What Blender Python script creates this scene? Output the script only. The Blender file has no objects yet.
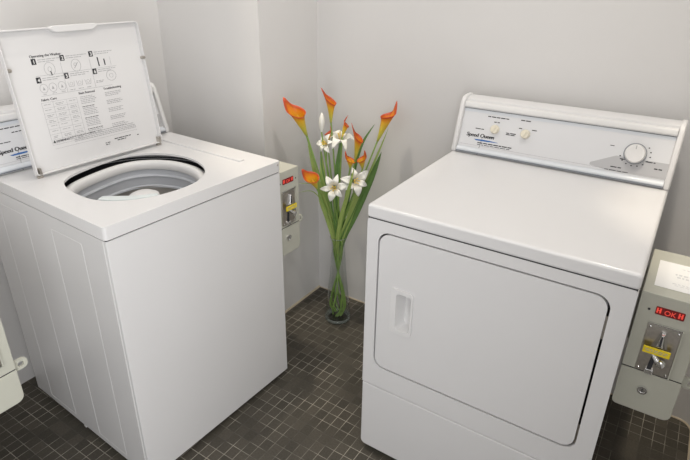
import bpy, bmesh, math, random
from mathutils import Vector, Matrix
random.seed(7)
C = bpy.context.scene.collection
PI = math.pi

# ---------------------------------------------------------------- materials
def principled(name):
    m = bpy.data.materials.new(name); m.use_nodes = True
    return m, m.node_tree, m.node_tree.nodes['Principled BSDF']

def mat(name, col, rough=.5, metal=0., coat=0., noise=0., nscale=40., bump=0., bscale=200., ior=1.5, emit=None, estr=0.):
    m, nt, b = principled(name)
    b.inputs['Base Color'].default_value = (*col, 1)
    b.inputs['Roughness'].default_value = rough
    b.inputs['Metallic'].default_value = metal
    b.inputs['IOR'].default_value = ior
    b.inputs['Coat Weight'].default_value = coat
    b.inputs['Coat Roughness'].default_value = .08
    if emit:
        b.inputs['Emission Color'].default_value = (*emit, 1)
        b.inputs['Emission Strength'].default_value = estr
    tc = nt.nodes.new('ShaderNodeTexCoord')
    if noise:
        n = nt.nodes.new('ShaderNodeTexNoise'); n.inputs['Scale'].default_value = nscale
        n.inputs['Detail'].default_value = 4
        nt.links.new(tc.outputs['Object'], n.inputs['Vector'])
        r = nt.nodes.new('ShaderNodeMapRange')
        r.inputs['To Min'].default_value = 1 - noise; r.inputs['To Max'].default_value = 1 + noise
        nt.links.new(n.outputs['Fac'], r.inputs['Value'])
        mx = nt.nodes.new('ShaderNodeVectorMath'); mx.operation = 'SCALE'
        mx.inputs[0].default_value = col
        nt.links.new(r.outputs['Result'], mx.inputs['Scale'])
        nt.links.new(mx.outputs['Vector'], b.inputs['Base Color'])
    if bump:
        n2 = nt.nodes.new('ShaderNodeTexNoise'); n2.inputs['Scale'].default_value = bscale
        n2.inputs['Detail'].default_value = 6
        nt.links.new(tc.outputs['Object'], n2.inputs['Vector'])
        bp = nt.nodes.new('ShaderNodeBump'); bp.inputs['Strength'].default_value = bump
        bp.inputs['Distance'].default_value = .004
        nt.links.new(n2.outputs['Fac'], bp.inputs['Height'])
        nt.links.new(bp.outputs['Normal'], b.inputs['Normal'])
    return m

M = {}
M['wall'] = mat('wall_paint', (.72, .71, .70), .62, noise=.02, nscale=2.2, bump=.22, bscale=9)
M['ceiling'] = mat('ceiling_paint', (.55, .545, .54), .8, noise=.02, nscale=3)
M['wallroom'] = mat('grey_room_paint', (.48, .475, .47), .7, noise=.02, nscale=3)
M['caulk'] = mat('cream_caulk', (.56, .48, .36), .5, noise=.12, nscale=30)
M['enamel'] = mat('white_enamel', (.74, .735, .735), .3, coat=.35, noise=.008, nscale=6, bump=.02, bscale=350)
M['plastic'] = mat('white_plastic', (.75, .745, .74), .38, noise=.008, nscale=10)
M['cream'] = mat('cream_plastic', (.80, .75, .62), .4, noise=.01, nscale=20)
M['panel'] = mat('control_panel_face', (.72, .725, .74), .28, coat=.5, noise=.006, nscale=12)
M['trim'] = mat('pale_blue_trim', (.68, .71, .75), .4, coat=.1, noise=.01, nscale=20)
M['groove'] = mat('groove_grey', (.23, .25, .28), .5, noise=.02)
M['panelgrey'] = mat('panel_grey_print', (.50, .50, .51), .4, noise=.02)
M['dark'] = mat('dark_gap', (.03, .03, .035), .7, noise=.1)
M['ink'] = mat('black_ink', (.025, .025, .03), .6, noise=.05)
M['inkgrey'] = mat('grey_fine_print', (.40, .40, .41), .6, noise=.05)
M['inkblue'] = mat('blue_ink', (.03, .14, .42), .5, noise=.05)
M['tubgrey'] = mat('tub_plastic_grey', (.60, .62, .66), .35, noise=.02)
M['tubinner'] = mat('tub_porcelain', (.50, .48, .45), .35, noise=.03, nscale=8)
M['bluish'] = mat('pale_blue_plastic', (.66, .71, .71), .3, noise=.02)
M['putty'] = mat('putty_grey_paint', (.50, .50, .43), .45, noise=.015, nscale=30, bump=.05, bscale=300)
M['steel'] = mat('brushed_steel', (.50, .47, .43), .3, metal=1, noise=.25, nscale=120)
M['chrome'] = mat('chrome', (.8, .8, .8), .12, metal=1, noise=.01)
M['yellow'] = mat('yellow_sticker', (.85, .66, .02), .5, noise=.03)
M['paper'] = mat('white_paper', (.86, .86, .85), .8, noise=.01)
M['display'] = mat('display_window', (.10, .006, .008), .15, coat=.5, noise=.05, emit=(.5, .01, .01), estr=.10)
M['led'] = mat('lit_red_digits', (.4, .03, .02), .5, noise=.02, emit=(1, .09, .06), estr=.5)
M['foot'] = mat('rubber_foot', (.05, .05, .05), .7, noise=.1)
M['stem'] = mat('flower_stem_green', (.24, .38, .09), .45, noise=.25, nscale=25)
M['leaf'] = mat('leaf_green', (.33, .44, .12), .45, noise=.3, nscale=14)
M['leafdark'] = mat('leaf_dark_green', (.11, .22, .05), .45, noise=.3, nscale=14)
M['petal'] = mat('white_petal', (.86, .86, .80), .5, noise=.02, nscale=30)
M['stamen'] = mat('yellow_stamen', (.85, .60, .10), .5, noise=.1)
M['lamp'] = mat('lit_lamp', (1, 1, 1), .5, noise=.001, emit=(1, .93, .82), estr=6)

def calla_mat():
    m, nt, b = principled('calla_spathe')
    a = nt.nodes.new('ShaderNodeAttribute'); a.attribute_name = 'along'
    r = nt.nodes.new('ShaderNodeValToRGB')
    e = r.color_ramp.elements
    e[0].position = 0; e[0].color = (.45, .50, .10, 1)
    e[1].position = 1; e[1].color = (.60, .07, .02, 1)
    for p, c in ((.3, (.66, .55, .07, 1)), (.66, (.80, .44, .03, 1)), (.84, (.76, .22, .015, 1)), (.95, (.48, .05, .012, 1))):
        q = e.new(p); q.color = c
    n = nt.nodes.new('ShaderNodeTexNoise'); n.inputs['Scale'].default_value = 30
    mth = nt.nodes.new('ShaderNodeMath'); mth.operation = 'MULTIPLY_ADD'
    mth.inputs[1].default_value = .16; mth.inputs[2].default_value = -.08
    ad = nt.nodes.new('ShaderNodeMath'); ad.operation = 'ADD'
    nt.links.new(n.outputs['Fac'], mth.inputs[0])
    nt.links.new(a.outputs['Fac'], ad.inputs[0]); nt.links.new(mth.outputs[0], ad.inputs[1])
    nt.links.new(ad.outputs[0], r.inputs['Fac'])
    nt.links.new(r.outputs['Color'], b.inputs['Base Color'])
    b.inputs['Roughness'].default_value = .42
    b.inputs['Subsurface Weight'].default_value = .1
    return m
M['calla'] = calla_mat()

def glass_mat():
    m = bpy.data.materials.new('clear_glass'); m.use_nodes = True
    nt = m.node_tree; N, L = nt.nodes, nt.links
    N.remove(N['Principled BSDF'])
    tr = N.new('ShaderNodeBsdfTransparent'); tr.inputs['Color'].default_value = (.955, .97, .965, 1)
    gl = N.new('ShaderNodeBsdfGlossy'); gl.inputs['Roughness'].default_value = .03
    n = N.new('ShaderNodeTexNoise'); n.inputs['Scale'].default_value = 14
    bp = N.new('ShaderNodeBump'); bp.inputs['Strength'].default_value = .08
    L.new(n.outputs['Fac'], bp.inputs['Height']); L.new(bp.outputs['Normal'], gl.inputs['Normal'])
    lw = N.new('ShaderNodeLayerWeight'); lw.inputs['Blend'].default_value = .5
    pw = N.new('ShaderNodeMath'); pw.operation = 'POWER'; pw.inputs[1].default_value = 4
    fr = N.new('ShaderNodeMath'); fr.operation = 'MULTIPLY_ADD'; fr.inputs[1].default_value = .75; fr.inputs[2].default_value = .05
    L.new(lw.outputs['Facing'], pw.inputs[0]); L.new(pw.outputs[0], fr.inputs[0])
    mx = N.new('ShaderNodeMixShader')
    L.new(fr.outputs[0], mx.inputs['Fac']); L.new(tr.outputs['BSDF'], mx.inputs[1]); L.new(gl.outputs['BSDF'], mx.inputs[2])
    L.new(mx.outputs['Shader'], N['Material Output'].inputs['Surface'])
    return m
M['glass'] = glass_mat()
def highlit_glass():
    m = M['glass'].copy(); m.name = 'highlit_glass'
    nt = m.node_tree; N, L = nt.nodes, nt.links
    df = N.new('ShaderNodeBsdfTranslucent'); df.inputs['Color'].default_value = (.80, .86, .84, 1)
    d2 = N.new('ShaderNodeBsdfDiffuse'); d2.inputs['Color'].default_value = (.80, .84, .82, 1)
    ad = N.new('ShaderNodeMixShader'); L.new(df.outputs[0], ad.inputs[1]); L.new(d2.outputs[0], ad.inputs[2])
    old = N['Material Output'].inputs['Surface'].links[0].from_socket
    mx = N.new('ShaderNodeMixShader'); mx.inputs['Fac'].default_value = .27  # milky white mixed in to stand for the highlights of clear glass
    L.new(old, mx.inputs[1]); L.new(ad.outputs[0], mx.inputs[2]); L.new(mx.outputs[0], N['Material Output'].inputs['Surface'])
    return m
M['footglass'] = highlit_glass()

def floor_mat():
    m, nt, b = principled('dark_mosaic_tile')
    N, L = nt.nodes, nt.links
    tc = N.new('ShaderNodeTexCoord')
    mp = N.new('ShaderNodeMapping')
    mp.inputs['Location'].default_value = (.365 + .0378 * 60, -.288 + .0445 * 60, 0)
    L.new(tc.outputs['Object'], mp.inputs['Vector'])
    br = N.new('ShaderNodeTexBrick')
    br.offset = 0; br.squash = 1
    br.inputs['Scale'].default_value = 1
    br.inputs['Brick Width'].default_value = .0378
    br.inputs['Row Height'].default_value = .0445
    br.inputs['Mortar Size'].default_value = .0011
    br.inputs['Mortar Smooth'].default_value = .1
    br.inputs['Color1'].default_value = (.062, .056, .046, 1)
    br.inputs['Color2'].default_value = (.088, .079, .064, 1)
    L.new(mp.outputs['Vector'], br.inputs['Vector'])
    # grout: dark in noise patches, pale in others
    n1 = N.new('ShaderNodeTexNoise'); n1.inputs['Scale'].default_value = 7; n1.inputs['Detail'].default_value = 3
    L.new(tc.outputs['Object'], n1.inputs['Vector'])
    gr = N.new('ShaderNodeValToRGB')
    gr.color_ramp.elements[0].position = .42; gr.color_ramp.elements[0].color = (.075, .07, .06, 1)
    gr.color_ramp.elements[1].position = .62; gr.color_ramp.elements[1].color = (.40, .37, .31, 1)
    L.new(n1.outputs['Fac'], gr.inputs['Fac'])
    mix = N.new('ShaderNodeMix'); mix.data_type = 'RGBA'
    L.new(br.outputs['Fac'], mix.inputs['Factor'])
    n2 = N.new('ShaderNodeTexNoise'); n2.inputs['Scale'].default_value = 160; n2.inputs['Detail'].default_value = 4
    L.new(tc.outputs['Object'], n2.inputs['Vector'])
    hv = N.new('ShaderNodeMapRange'); hv.inputs['To Min'].default_value = .6; hv.inputs['To Max'].default_value = 1.4
    L.new(n2.outputs['Fac'], hv.inputs['Value'])
    sc = N.new('ShaderNodeVectorMath'); sc.operation = 'SCALE'
    L.new(br.outputs['Color'], sc.inputs[0]); L.new(hv.outputs['Result'], sc.inputs['Scale'])
    L.new(sc.outputs['Vector'], mix.inputs['A']); L.new(gr.outputs['Color'], mix.inputs['B'])
    L.new(mix.outputs['Result'], b.inputs['Base Color'])
    rr = N.new('ShaderNodeMapRange'); b.inputs['Specular IOR Level'].default_value = .22
    rr.inputs['To Min'].default_value = .36; rr.inputs['To Max'].default_value = .6
    L.new(n2.outputs['Fac'], rr.inputs['Value']); L.new(rr.outputs['Result'], b.inputs['Roughness'])
    bp = N.new('ShaderNodeBump'); bp.inputs['Strength'].default_value = .4; bp.inputs['Distance'].default_value = .002
    inv = N.new('ShaderNodeMath'); inv.operation = 'SUBTRACT'; inv.inputs[0].default_value = 1
    L.new(br.outputs['Fac'], inv.inputs[1]); L.new(inv.outputs[0], bp.inputs['Height'])
    L.new(bp.outputs['Normal'], b.inputs['Normal'])
    return m
M['floor'] = floor_mat()

# ---------------------------------------------------------------- mesh helpers
def obj(name, bm, m, parent=None, smooth=True, bevel=0., seg=3, label=None, angle=35):
    me = bpy.data.meshes.new(name)
    bmesh.ops.recalc_face_normals(bm, faces=bm.faces)
    if smooth:
        for f in bm.faces: f.smooth = True
        for e in bm.edges:
            if len(e.link_faces) == 2 and e.calc_face_angle(0) > math.radians(angle): e.smooth = False
    bm.to_mesh(me); bm.free()
    for x in (m if isinstance(m, (list, tuple)) else [m]): me.materials.append(x)
    o = bpy.data.objects.new(name, me); C.objects.link(o)
    if parent: o.parent = parent
    if bevel:
        md = o.modifiers.new('bevel', 'BEVEL'); md.width = bevel; md.segments = seg
        md.limit_method = 'ANGLE'; md.angle_limit = math.radians(40)
        md.harden_normals = True
        for p in me.polygons: p.use_smooth = True
        me.set_sharp_from_angle(angle=math.radians(180))
    if label: o['label'] = label
    return o

def empty(name, loc, rz=0., label=None, cat=None, group=None):
    o = bpy.data.objects.new(name, None); C.objects.link(o)
    o.location = loc; o.rotation_euler = (0, 0, rz); o.empty_display_size = .1
    if label: o['label'] = label
    if cat: o['category'] = cat
    if group: o['group'] = group
    return o

def struct(o):
    o['kind'] = 'structure'; return o

def box(bm, x0, x1, y0, y1, z0, z1, mi=0):
    vs = [bm.verts.new((x, y, z)) for z in (z0, z1) for y in (y0, y1) for x in (x0, x1)]
    for f in ((0, 2, 3, 1), (4, 5, 7, 6), (0, 1, 5, 4), (2, 6, 7, 3), (0, 4, 6, 2), (1, 3, 7, 5)):
        fc = bm.faces.new([vs[i] for i in f]); fc.material_index = mi
    return bm

def bx(*a):
    return box(bmesh.new(), *a)

def rrect(x0, x1, y0, y1, r, n=6):
    """rounded rectangle outline; r one radius or four (bl, br, tr, tl)"""
    if not isinstance(r, (tuple, list)): r = (r,) * 4
    out = []
    for (cx, cy, a0, rr) in ((x0, y0, PI, r[0]), (x1, y0, 1.5 * PI, r[1]), (x1, y1, 0, r[2]), (x0, y1, .5 * PI, r[3])):
        ox = cx + rr * (1 if cx == x0 else -1); oy = cy + rr * (1 if cy == y0 else -1)
        if rr == 0: out.append((cx, cy)); continue
        for i in range(n + 1):
            a = a0 + i * (PI / 2) / n
            out.append((ox + rr * math.cos(a), oy + rr * math.sin(a)))
    return out

def prism(bm, outline, f, d0, d1, mi=0, caps=(True, True)):
    """outline of (u,v) pairs, f(u,v,d) -> xyz; closed prism from d0 to d1"""
    A = [bm.verts.new(f(u, v, d0)) for u, v in outline]
    B = [bm.verts.new(f(u, v, d1)) for u, v in outline]
    n = len(A)
    for i in range(n):
        fc = bm.faces.new((A[i], A[(i + 1) % n], B[(i + 1) % n], B[i])); fc.material_index = mi
    if caps[0]: bm.faces.new(A[::-1]).material_index = mi
    if caps[1]: bm.faces.new(B).material_index = mi
    return bm

def frame(bm, outer, inner, f, d0, d1, mi=0):
    """plate with a hole"""
    loops = []
    for d in (d0, d1):
        o = [bm.verts.new(f(u, v, d)) for u, v in outer]
        i = [bm.verts.new(f(u, v, d)) for u, v in inner]
        es = []
        for lp in (o, i):
            for k in range(len(lp)):
                es.append(bm.edges.new((lp[k], lp[(k + 1) % len(lp)])))
        r = bmesh.ops.triangle_fill(bm, use_beauty=True, use_dissolve=False, edges=es)
        for g in r['geom']:
            if isinstance(g, bmesh.types.BMFace): g.material_index = mi
        loops.append((o, i))
    for k in (0, 1):
        a, b = loops[0][k], loops[1][k]
        for j in range(len(a)):
            bm.faces.new((a[j], a[(j + 1) % len(a)], b[(j + 1) % len(a)], b[j])).material_index = mi
    return bm

XZ = lambda u, v, d: (u, d, v)        # outline drawn on the front (x right, z up), depth along y
XY = lambda u, v, d: (u, v, d)        # outline drawn on the floor plan, depth along z
YZ = lambda u, v, d: (d, u, v)        # outline drawn on the side (y back, z up), depth along x

def lathe(bm, prof, seg=48, c=(0, 0, 0), T=None, mi=0, closed=False):
    T = T or Matrix.Translation(c)
    rings = []
    for r, z in prof:
        if r < 1e-6: rings.append([bm.verts.new(T @ Vector((0, 0, z)))])
        else: rings.append([bm.verts.new(T @ Vector((r * math.cos(2 * PI * k / seg), r * math.sin(2 * PI * k / seg), z))) for k in range(seg)])
    pr = list(zip(rings, rings[1:])) + ([(rings[-1], rings[0])] if closed else [])
    for a, b in pr:
        for k in range(seg):
            k2 = (k + 1) % seg
            if len(a) == 1 and len(b) == 1: continue
            if len(a) == 1: f = bm.faces.new((a[0], b[k2], b[k]))
            elif len(b) == 1: f = bm.faces.new((a[k], a[k2], b[0]))
            else: f = bm.faces.new((a[k], a[k2], b[k2], b[k]))
            f.material_index = mi
    return bm

def catmull(pts, n=6, closed=False):
    P = [Vector(p) for p in pts]; out = []
    m = len(P)
    for i in range(m if closed else m - 1):
        if closed: p0, p1, p2, p3 = P[i - 1], P[i], P[(i + 1) % m], P[(i + 2) % m]
        else: p0, p1, p2, p3 = P[max(i - 1, 0)], P[i], P[i + 1], P[min(i + 2, m - 1)]
        for k in range(n):
            t = k / n
            out.append(.5 * ((2 * p1) + (p2 - p0) * t + (2 * p0 - 5 * p1 + 4 * p2 - p3) * t * t + (3 * p1 - p0 - 3 * p2 + p3) * t ** 3))
    if not closed: out.append(P[-1])
    return out

def tube(bm, pts, rad, seg=8, closed=False, mi=0):
    n = len(pts); rings = []
    rad = rad if isinstance(rad, (list, tuple)) else [rad] * n
    up = Vector((.31, .17, .93))
    for i, p in enumerate(pts):
        p = Vector(p)
        a = Vector(pts[i - 1]) if (i or closed) else p
        b = Vector(pts[(i + 1) % n]) if (i < n - 1 or closed) else p
        t = (b - a).normalized()
        x = t.cross(up)
        if x.length < .05: x = t.cross(Vector((1, 0, 0)))
        x.normalize(); y = t.cross(x)
        rings.append([bm.verts.new(p + rad[i] * (math.cos(2 * PI * k / seg) * x + math.sin(2 * PI * k / seg) * y)) for k in range(seg)])
    for i in range(n if closed else n - 1):
        a, b = rings[i], rings[(i + 1) % n]
        for k in range(seg):
            bm.faces.new((a[k], a[(k + 1) % seg], b[(k + 1) % seg], b[k])).material_index = mi
    if not closed:
        bm.faces.new(rings[0]).material_index = mi; bm.faces.new(rings[-1][::-1]).material_index = mi
    return bm

def glyphs(bm, s, size, T, mi=0, off=0., shear=0., ext=.0003, align='LEFT', space=1., squeeze=1.):
    """lettering from the built-in font, lying in T's xy plane"""
    cu = bpy.data.curves.new('t', 'FONT'); cu.body = s; cu.size = size; cu.extrude = ext
    cu.offset = off; cu.shear = shear; cu.align_x = align; cu.space_character = space
    o = bpy.data.objects.new('t', cu); C.objects.link(o)
    dg = bpy.context.evaluated_depsgraph_get()
    me = bpy.data.meshes.new_from_object(o.evaluated_get(dg))
    me.transform(T @ Matrix.Diagonal((squeeze, 1, 1, 1)))
    k = len(bm.faces)
    bm.from_mesh(me); bm.faces.ensure_lookup_table()
    for f in bm.faces[k:]: f.material_index = mi
    bpy.data.objects.remove(o); bpy.data.curves.remove(cu); bpy.data.meshes.remove(me)

def bar(bm, T, x0, x1, y0, y1, mi=0, h=.0004):
    vs = [bm.verts.new(T @ Vector(p)) for p in ((x0, y0, 0), (x1, y0, 0), (x1, y1, 0), (x0, y1, 0), (x0, y0, h), (x1, y0, h), (x1, y1, h), (x0, y1, h))]
    for f in ((3, 2, 1, 0), (4, 5, 6, 7), (0, 1, 5, 4), (1, 2, 6, 5), (2, 3, 7, 6), (3, 0, 4, 7)):
        bm.faces.new([vs[i] for i in f]).material_index = mi

def plate(bm, T, pts, mi=0, h=.0004):
    prism(bm, pts, lambda u, v, d: T @ Vector((u, v, d)), 0, h, mi)

def dashes(bm, T, x0, x1, y, hgt, rnd, mi=0, word=(.006, .016), gap=.0025):
    """a line of print too small to read: word-sized marks"""
    x = x0
    while x < x1 - .003:
        w = min(rnd.uniform(*word), x1 - x)
        bar(bm, T, x, x + w, y, y + hgt, mi)
        x += w + gap

# ---------------------------------------------------------------- setting
XB, XP, YP, YC, XD = -1.272, -.720, .397, .766, .957
ZC, YF = 3.1, -2.9
struct(obj('floor', bx(XB - .1, XD + .1, YF - .1, YC + .1, -.1, 0), M['floor'], smooth=False))
struct(obj('ceiling', bx(XB - .1, XD + .1, YF - .1, YC + .1, ZC, ZC + .1), M['ceiling'], smooth=False))
struct(obj('wall_back', bx(XB - .1, XD + .1, YC, YC + .1, 0, ZC), M['wall'], smooth=False))
struct(obj('wall_left', bx(XB - .1, XB, YF, YC, 0, ZC), M['wall'], smooth=False))
struct(obj('wall_front', bx(XB - .1, XD + .1, YF - .1, YF, 0, ZC), M['wallroom'], smooth=False))
# boxed-in pier that fills the corner between the left and the back wall
struct(obj('wall_pier', bx(XB, XP, YP, YC, 0, ZC), M['wall'], smooth=False))
# right wall meets the back wall in a rounded corner
r = .05
o_ = [(XD + .1, YF), (XD + .1, YC), (XD - r, YC)]
for i in range(1, 9):
    a = PI / 2 * (1 - i / 8)
    o_.append((XD - r + r * math.cos(a), YC - r + r * math.sin(a)))
o_.append((XD, YF))
struct(obj('wall_right', prism(bmesh.new(), o_, XY, 0, ZC), M['wall']))
# thin quarter-round bead of cream caulk at the foot of the pier and walls
def bead(name, path, rad):
    bm = bmesh.new(); tube(bm, [(x, y, .0) for x, y in path], rad, 10)
    return struct(obj(name, bm, M['caulk']))
bead('baseboard_left', [(XP, YP), (XP, YC)], .008)
bead('baseboard_back', [(XP, YC), (XD - r, YC)], .004)
bead('baseboard_right', [(XD - r, YC)] + [(x, y) for x, y in o_[3:-1]] + [(XD, YF)], .005)

# recessed ceiling lamps
def downlight(n, x, y, power, size, col=(1, .95, .88)):
    bm = bmesh.new(); lathe(bm, [(.075, -.012), (.085, -.012), (.088, 0), (.06, 0), (.06, -.004), (.075, -.012)], 32, (x, y, ZC))
    struct(obj('trim_%d' % n, bm, M['plastic']))
    l = bpy.data.lights.new('ceiling_lamp', 'AREA'); l.shape = 'DISK'; l.size = size; l.energy = power; l.color = col
    o = bpy.data.objects.new('ceiling_lamp', l); C.objects.link(o); o.location = (x, y, ZC - .015)
    return o
downlight(1, -.80, .12, 7, .12, (1, .95, .88))
# narrow fill spot added at this fitting to warm the corner with the flowers
l = bpy.data.lights.new('fill_spot', 'SPOT'); l.energy = 66; l.color = (1, .87, .68); l.spot_size = math.radians(25); l.spot_blend = .6; l.shadow_soft_size = .04
o = bpy.data.objects.new('fill_spot', l); C.objects.link(o); o.location = (-.80, .12, ZC - .03)
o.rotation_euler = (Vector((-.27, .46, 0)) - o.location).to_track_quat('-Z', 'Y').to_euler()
downlight(2, .50, .02, 11, .14, (1, .95, .88))
l = bpy.data.lights.new('fill_spot', 'SPOT'); l.energy = 70; l.color = (1, .86, .66); l.spot_size = math.radians(19); l.spot_blend = .7; l.shadow_soft_size = .04  # fill spot added to brighten the gap right of the dryer
o = bpy.data.objects.new('fill_spot', l); C.objects.link(o); o.location = (.50, .02, ZC - .03)
o.rotation_euler = (Vector((.98, .62, 0)) - o.location).to_track_quat('-Z', 'Y').to_euler()
# fill panel and frame added overhead, behind the viewer, to even the light
struct(obj('trim_3', frame(bmesh.new(), rrect(-.92, .72, -2.42, -1.18, .01, 2), rrect(-.9, .7, -2.4, -1.2, .01, 2), XY, ZC - .02, ZC), M['plastic'], smooth=False))
l = bpy.data.lights.new('fill_panel', 'AREA'); l.shape = 'RECTANGLE'; l.size = 1.6; l.size_y = 1.2; l.energy = 14; l.color = (1, .96, .91)
o = bpy.data.objects.new('fill_panel', l); C.objects.link(o); o.location = (-.1, -1.8, ZC - .012)
# unseen opening added in the right wall; its soft light lifts vertical faces
YZd = lambda u, v, d: (d, u, v)
struct(obj('side_fill_frame', frame(bmesh.new(), rrect(-2.43, -1.03, .1, 2.15, .01, 2), rrect(-2.37, -1.09, .15, 2.1, .01, 2), YZd, XD - .03, XD + .01), M['plastic'], smooth=False))
l = bpy.data.lights.new('side_fill', 'AREA'); l.shape = 'RECTANGLE'; l.size = 1.26; l.size_y = 1.94; l.energy = 31; l.color = (.97, .98, 1)
o = bpy.data.objects.new('side_fill', l); C.objects.link(o); o.location = (XD - .025, -1.73, 1.125)
o.rotation_euler = (PI / 2, 0, PI / 2)

# ---------------------------------------------------------------- control console (washer and dryer share its shape)
def console(root, W, y0, z0, knobs, small_text):
    g = 0.012
    prof = [(y0 + .008, z0), (y0 + .008, z0 + .006), (y0 + .056, z0 + .158), (y0 + .064, z0 + .178), (y0 + .078, z0 + .184), (y0 + .118, z0 + .184), (y0 + .13, z0 + .172), (y0 + .13, z0)]
    body = obj('console', prism(bmesh.new(), prof, YZ, .012, W - .012), M['enamel'], root)
    cap = [(y0 - .003, z0), (y0 - .004, z0 + .012), (y0 + .044, z0 + .166), (y0 + .058, z0 + .184), (y0 + .078, z0 + .189), (y0 + .120, z0 + .189), (y0 + .134, z0 + .176), (y0 + .134, z0)]
    for a, b in ((-.002, .015), (W - .015, W + .002)):
        obj('end_cap', prism(bmesh.new(), cap, YZ, a, b), M['plastic'], body, bevel=.006, seg=3)
    # slanted face frame: u across, v up the slope, w out of the face
    up = Vector((0, .048, .152)).normalized(); nrm = Vector((0, -up.z, up.y))
    org = Vector((0, y0 + .0085, z0 + .006))
    T = Matrix(((1, up.x, nrm.x, org.x), (0, up.y, nrm.y, org.y), (0, up.z, nrm.z, org.z), (0, 0, 0, 1)))
    F = lambda u, v, d: T @ Vector((u, v, d))
    # top lip and the groove under it
    lip = catmull([(0.002, 0), (.010, .002), (.012, .010), (.010, .020), (0, .024)], 4)
    bm = bmesh.new()
    for p in (lip,):
        ol = [(q.x, q.y) for q in p]
        prism(bm, ol, lambda u, v, d: T @ Vector((d, .150 + v, u)), .016, W - .016)
    obj('top_trim', bm, M['plastic'], body)
    bm = bmesh.new(); prism(bm, [(0, 0), (.003, 0), (.003, .010), (0, .010)], lambda u, v, d: T @ Vector((d, .138 + v, u)), .016, W - .016)
    obj('trim_strip', bm, [M['trim']], body, label='pale blue trim strip')
    bm = bmesh.new(); prism(bm, [(0, 0), (.0012, 0), (.0012, .005), (0, .005)], lambda u, v, d: T @ Vector((d, .146 + v, u)), .016, W - .016)
    obj('groove', bm, M['groove'], body, label='dark groove')
    bm = bmesh.new()
    ol = [(q.x, q.y) for q in catmull([(0, 0), (.009, .001), (.010, .008), (.005, .016), (0, .018)], 4)]
    prism(bm, ol, lambda u, v, d: T @ Vector((d, -.001 + v, u)), .016, W - .016)
    obj('bottom_trim', bm, M['trim'], body, label='pale blue trim strip')
    bm = bmesh.new(); prism(bm, [(0, 0), (.0115, 0), (.0115, .003), (0, .003)], lambda u, v, d: T @ Vector((d, -.004 + v, u)), .016, W - .016)
    obj('shadow_gap', bm, M['groove'], body, label='dark gap under the console')
    pan = obj('control_panel', prism(bmesh.new(), [(.017, .017), (W - .017, .017), (W - .017, .139), (.017, .139)], F, 0, .002), M['panel'], body, smooth=False)
    # printing on the panel
    k = Matrix.Translation((0, 0, .0021))
    TP = T @ k
    bm = bmesh.new()
    rnd = random.Random(3)
    bar(bm, TP, .022, W - .022, .0245, .0253, 1, .0002)
    for q in (0, .0007, .0014): glyphs(bm, 'Speed Queen', .0180, TP @ Matrix.Translation((.040 + q, .0545, 0)), 0, off=.0001, shear=.1, squeeze=1.0)
    # blue brush stroke under the name
    plate(bm, TP, [(.070, .0465), (.100, .048), (.128, .0475), (.156, .0455), (.156, .0445), (.132, .0435), (.110, .0425), (.078, .0425)], 2)
    for y, x0, x1, h in small_text: dashes(bm, TP, x0, x1, y, h, rnd, 0, (.008, .02))
    gp = None
    if knobs:
        dx, dy, dr = knobs[-1]
        plate(bm, TP, [(dx - .118, .028), (dx - .118, .036), (dx - .05, .0685), (dx + .105, .0685), (dx + .105, .020), (dx - .06, .020)], 3, .0002)
        for a in range(-160, 40, 22):
            x, y = dx + (dr + .012) * math.cos(math.radians(a)), dy + (dr + .012) * math.sin(math.radians(a)) * .9
            bar(bm, TP, x - .002, x + .002, y - .0016, y + .0016, 0, .0005)
    obj('panel_lettering', bm, [M['ink'], M['inkgrey'], M['inkblue'], M['panelgrey']], pan, smooth=False, label='black lettering with a blue brush stroke')
    for i, (kx, ky, kr) in enumerate(knobs):
        big = kr > .02
        TK = TP @ Matrix.Translation((kx, ky, 0))
        bm = bmesh.new()
        if big:
            lathe(bm, [(kr * 1.06, 0), (kr * 1.06, .004), (kr * .98, .006), (kr * .95, .006), (kr * .93, .016), (kr * .86, .020), (kr * .4, .0195), (0, .019)], 40, T=TK)
            kn = obj('timer_dial', bm, M['plastic'], body)
            bm = bmesh.new(); lathe(bm, [(kr * 1.0, .0064), (kr * 1.08, .0064), (kr * 1.08, .0052), (kr * 1.0, .0052)], 40, T=TK, closed=True)
            obj('dial_ring', bm, M['groove'], kn)
            bm = bmesh.new(); bar(bm, TK @ Matrix.Translation((0, 0, .0198)), -.0012, .0012, kr * .45, kr * .82, 0)
            obj('pointer_mark', bm, M['inkgrey'], kn)
        else:
            lathe(bm, [(kr, 0), (kr, .003), (kr * .92, .010), (kr * .8, .014), (0, .0145)], 28, T=TK)
            kn = obj('selector_knob', bm, M['cream'], body)
            bm = bmesh.new(); bar(bm, TK @ Matrix.Rotation(-.5, 4, 'Z') @ Matrix.Translation((0, 0, .0142)), -.002, .002, -kr * .75, kr * .75, 0, .0035)
            obj('grip', bm, M['cream'], kn)
    return body

# ---------------------------------------------------------------- dryer
DW, DH = .683, .9155
dr = empty('tumble_dryer', (0, 0, 0), 0, 'white front-loading tumble dryer with a closed square door, right of the vase', 'dryer')
bm = bx(.004, DW - .004, .044, .70, .022, .872)
obj('cabinet', bm, M['enamel'], dr, bevel=.004)
# front frame around the door
bm = frame(bmesh.new(), rrect(0, DW, .291, .873, (.004, .004, .008, .008), 4), rrect(.0365, .6385, .370, .841, (.036, .036, .036, .036), 8), XZ, 0, .046)
obj('front_frame', bm, M['enamel'], dr, bevel=.003, seg=3)
bm = prism(bmesh.new(), rrect(0, DW, .020, .2868, (.018, .018, .004, .004), 5), XZ, 0, .046)
obj('toe_panel', bm, M['enamel'], dr, bevel=.004, seg=3)
obj('door_recess', prism(bmesh.new(), rrect(.03, .645, .363, .848, .04, 6), XZ, .040, .0435), M['dark'], dr, label='dark gap around the door')
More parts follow.
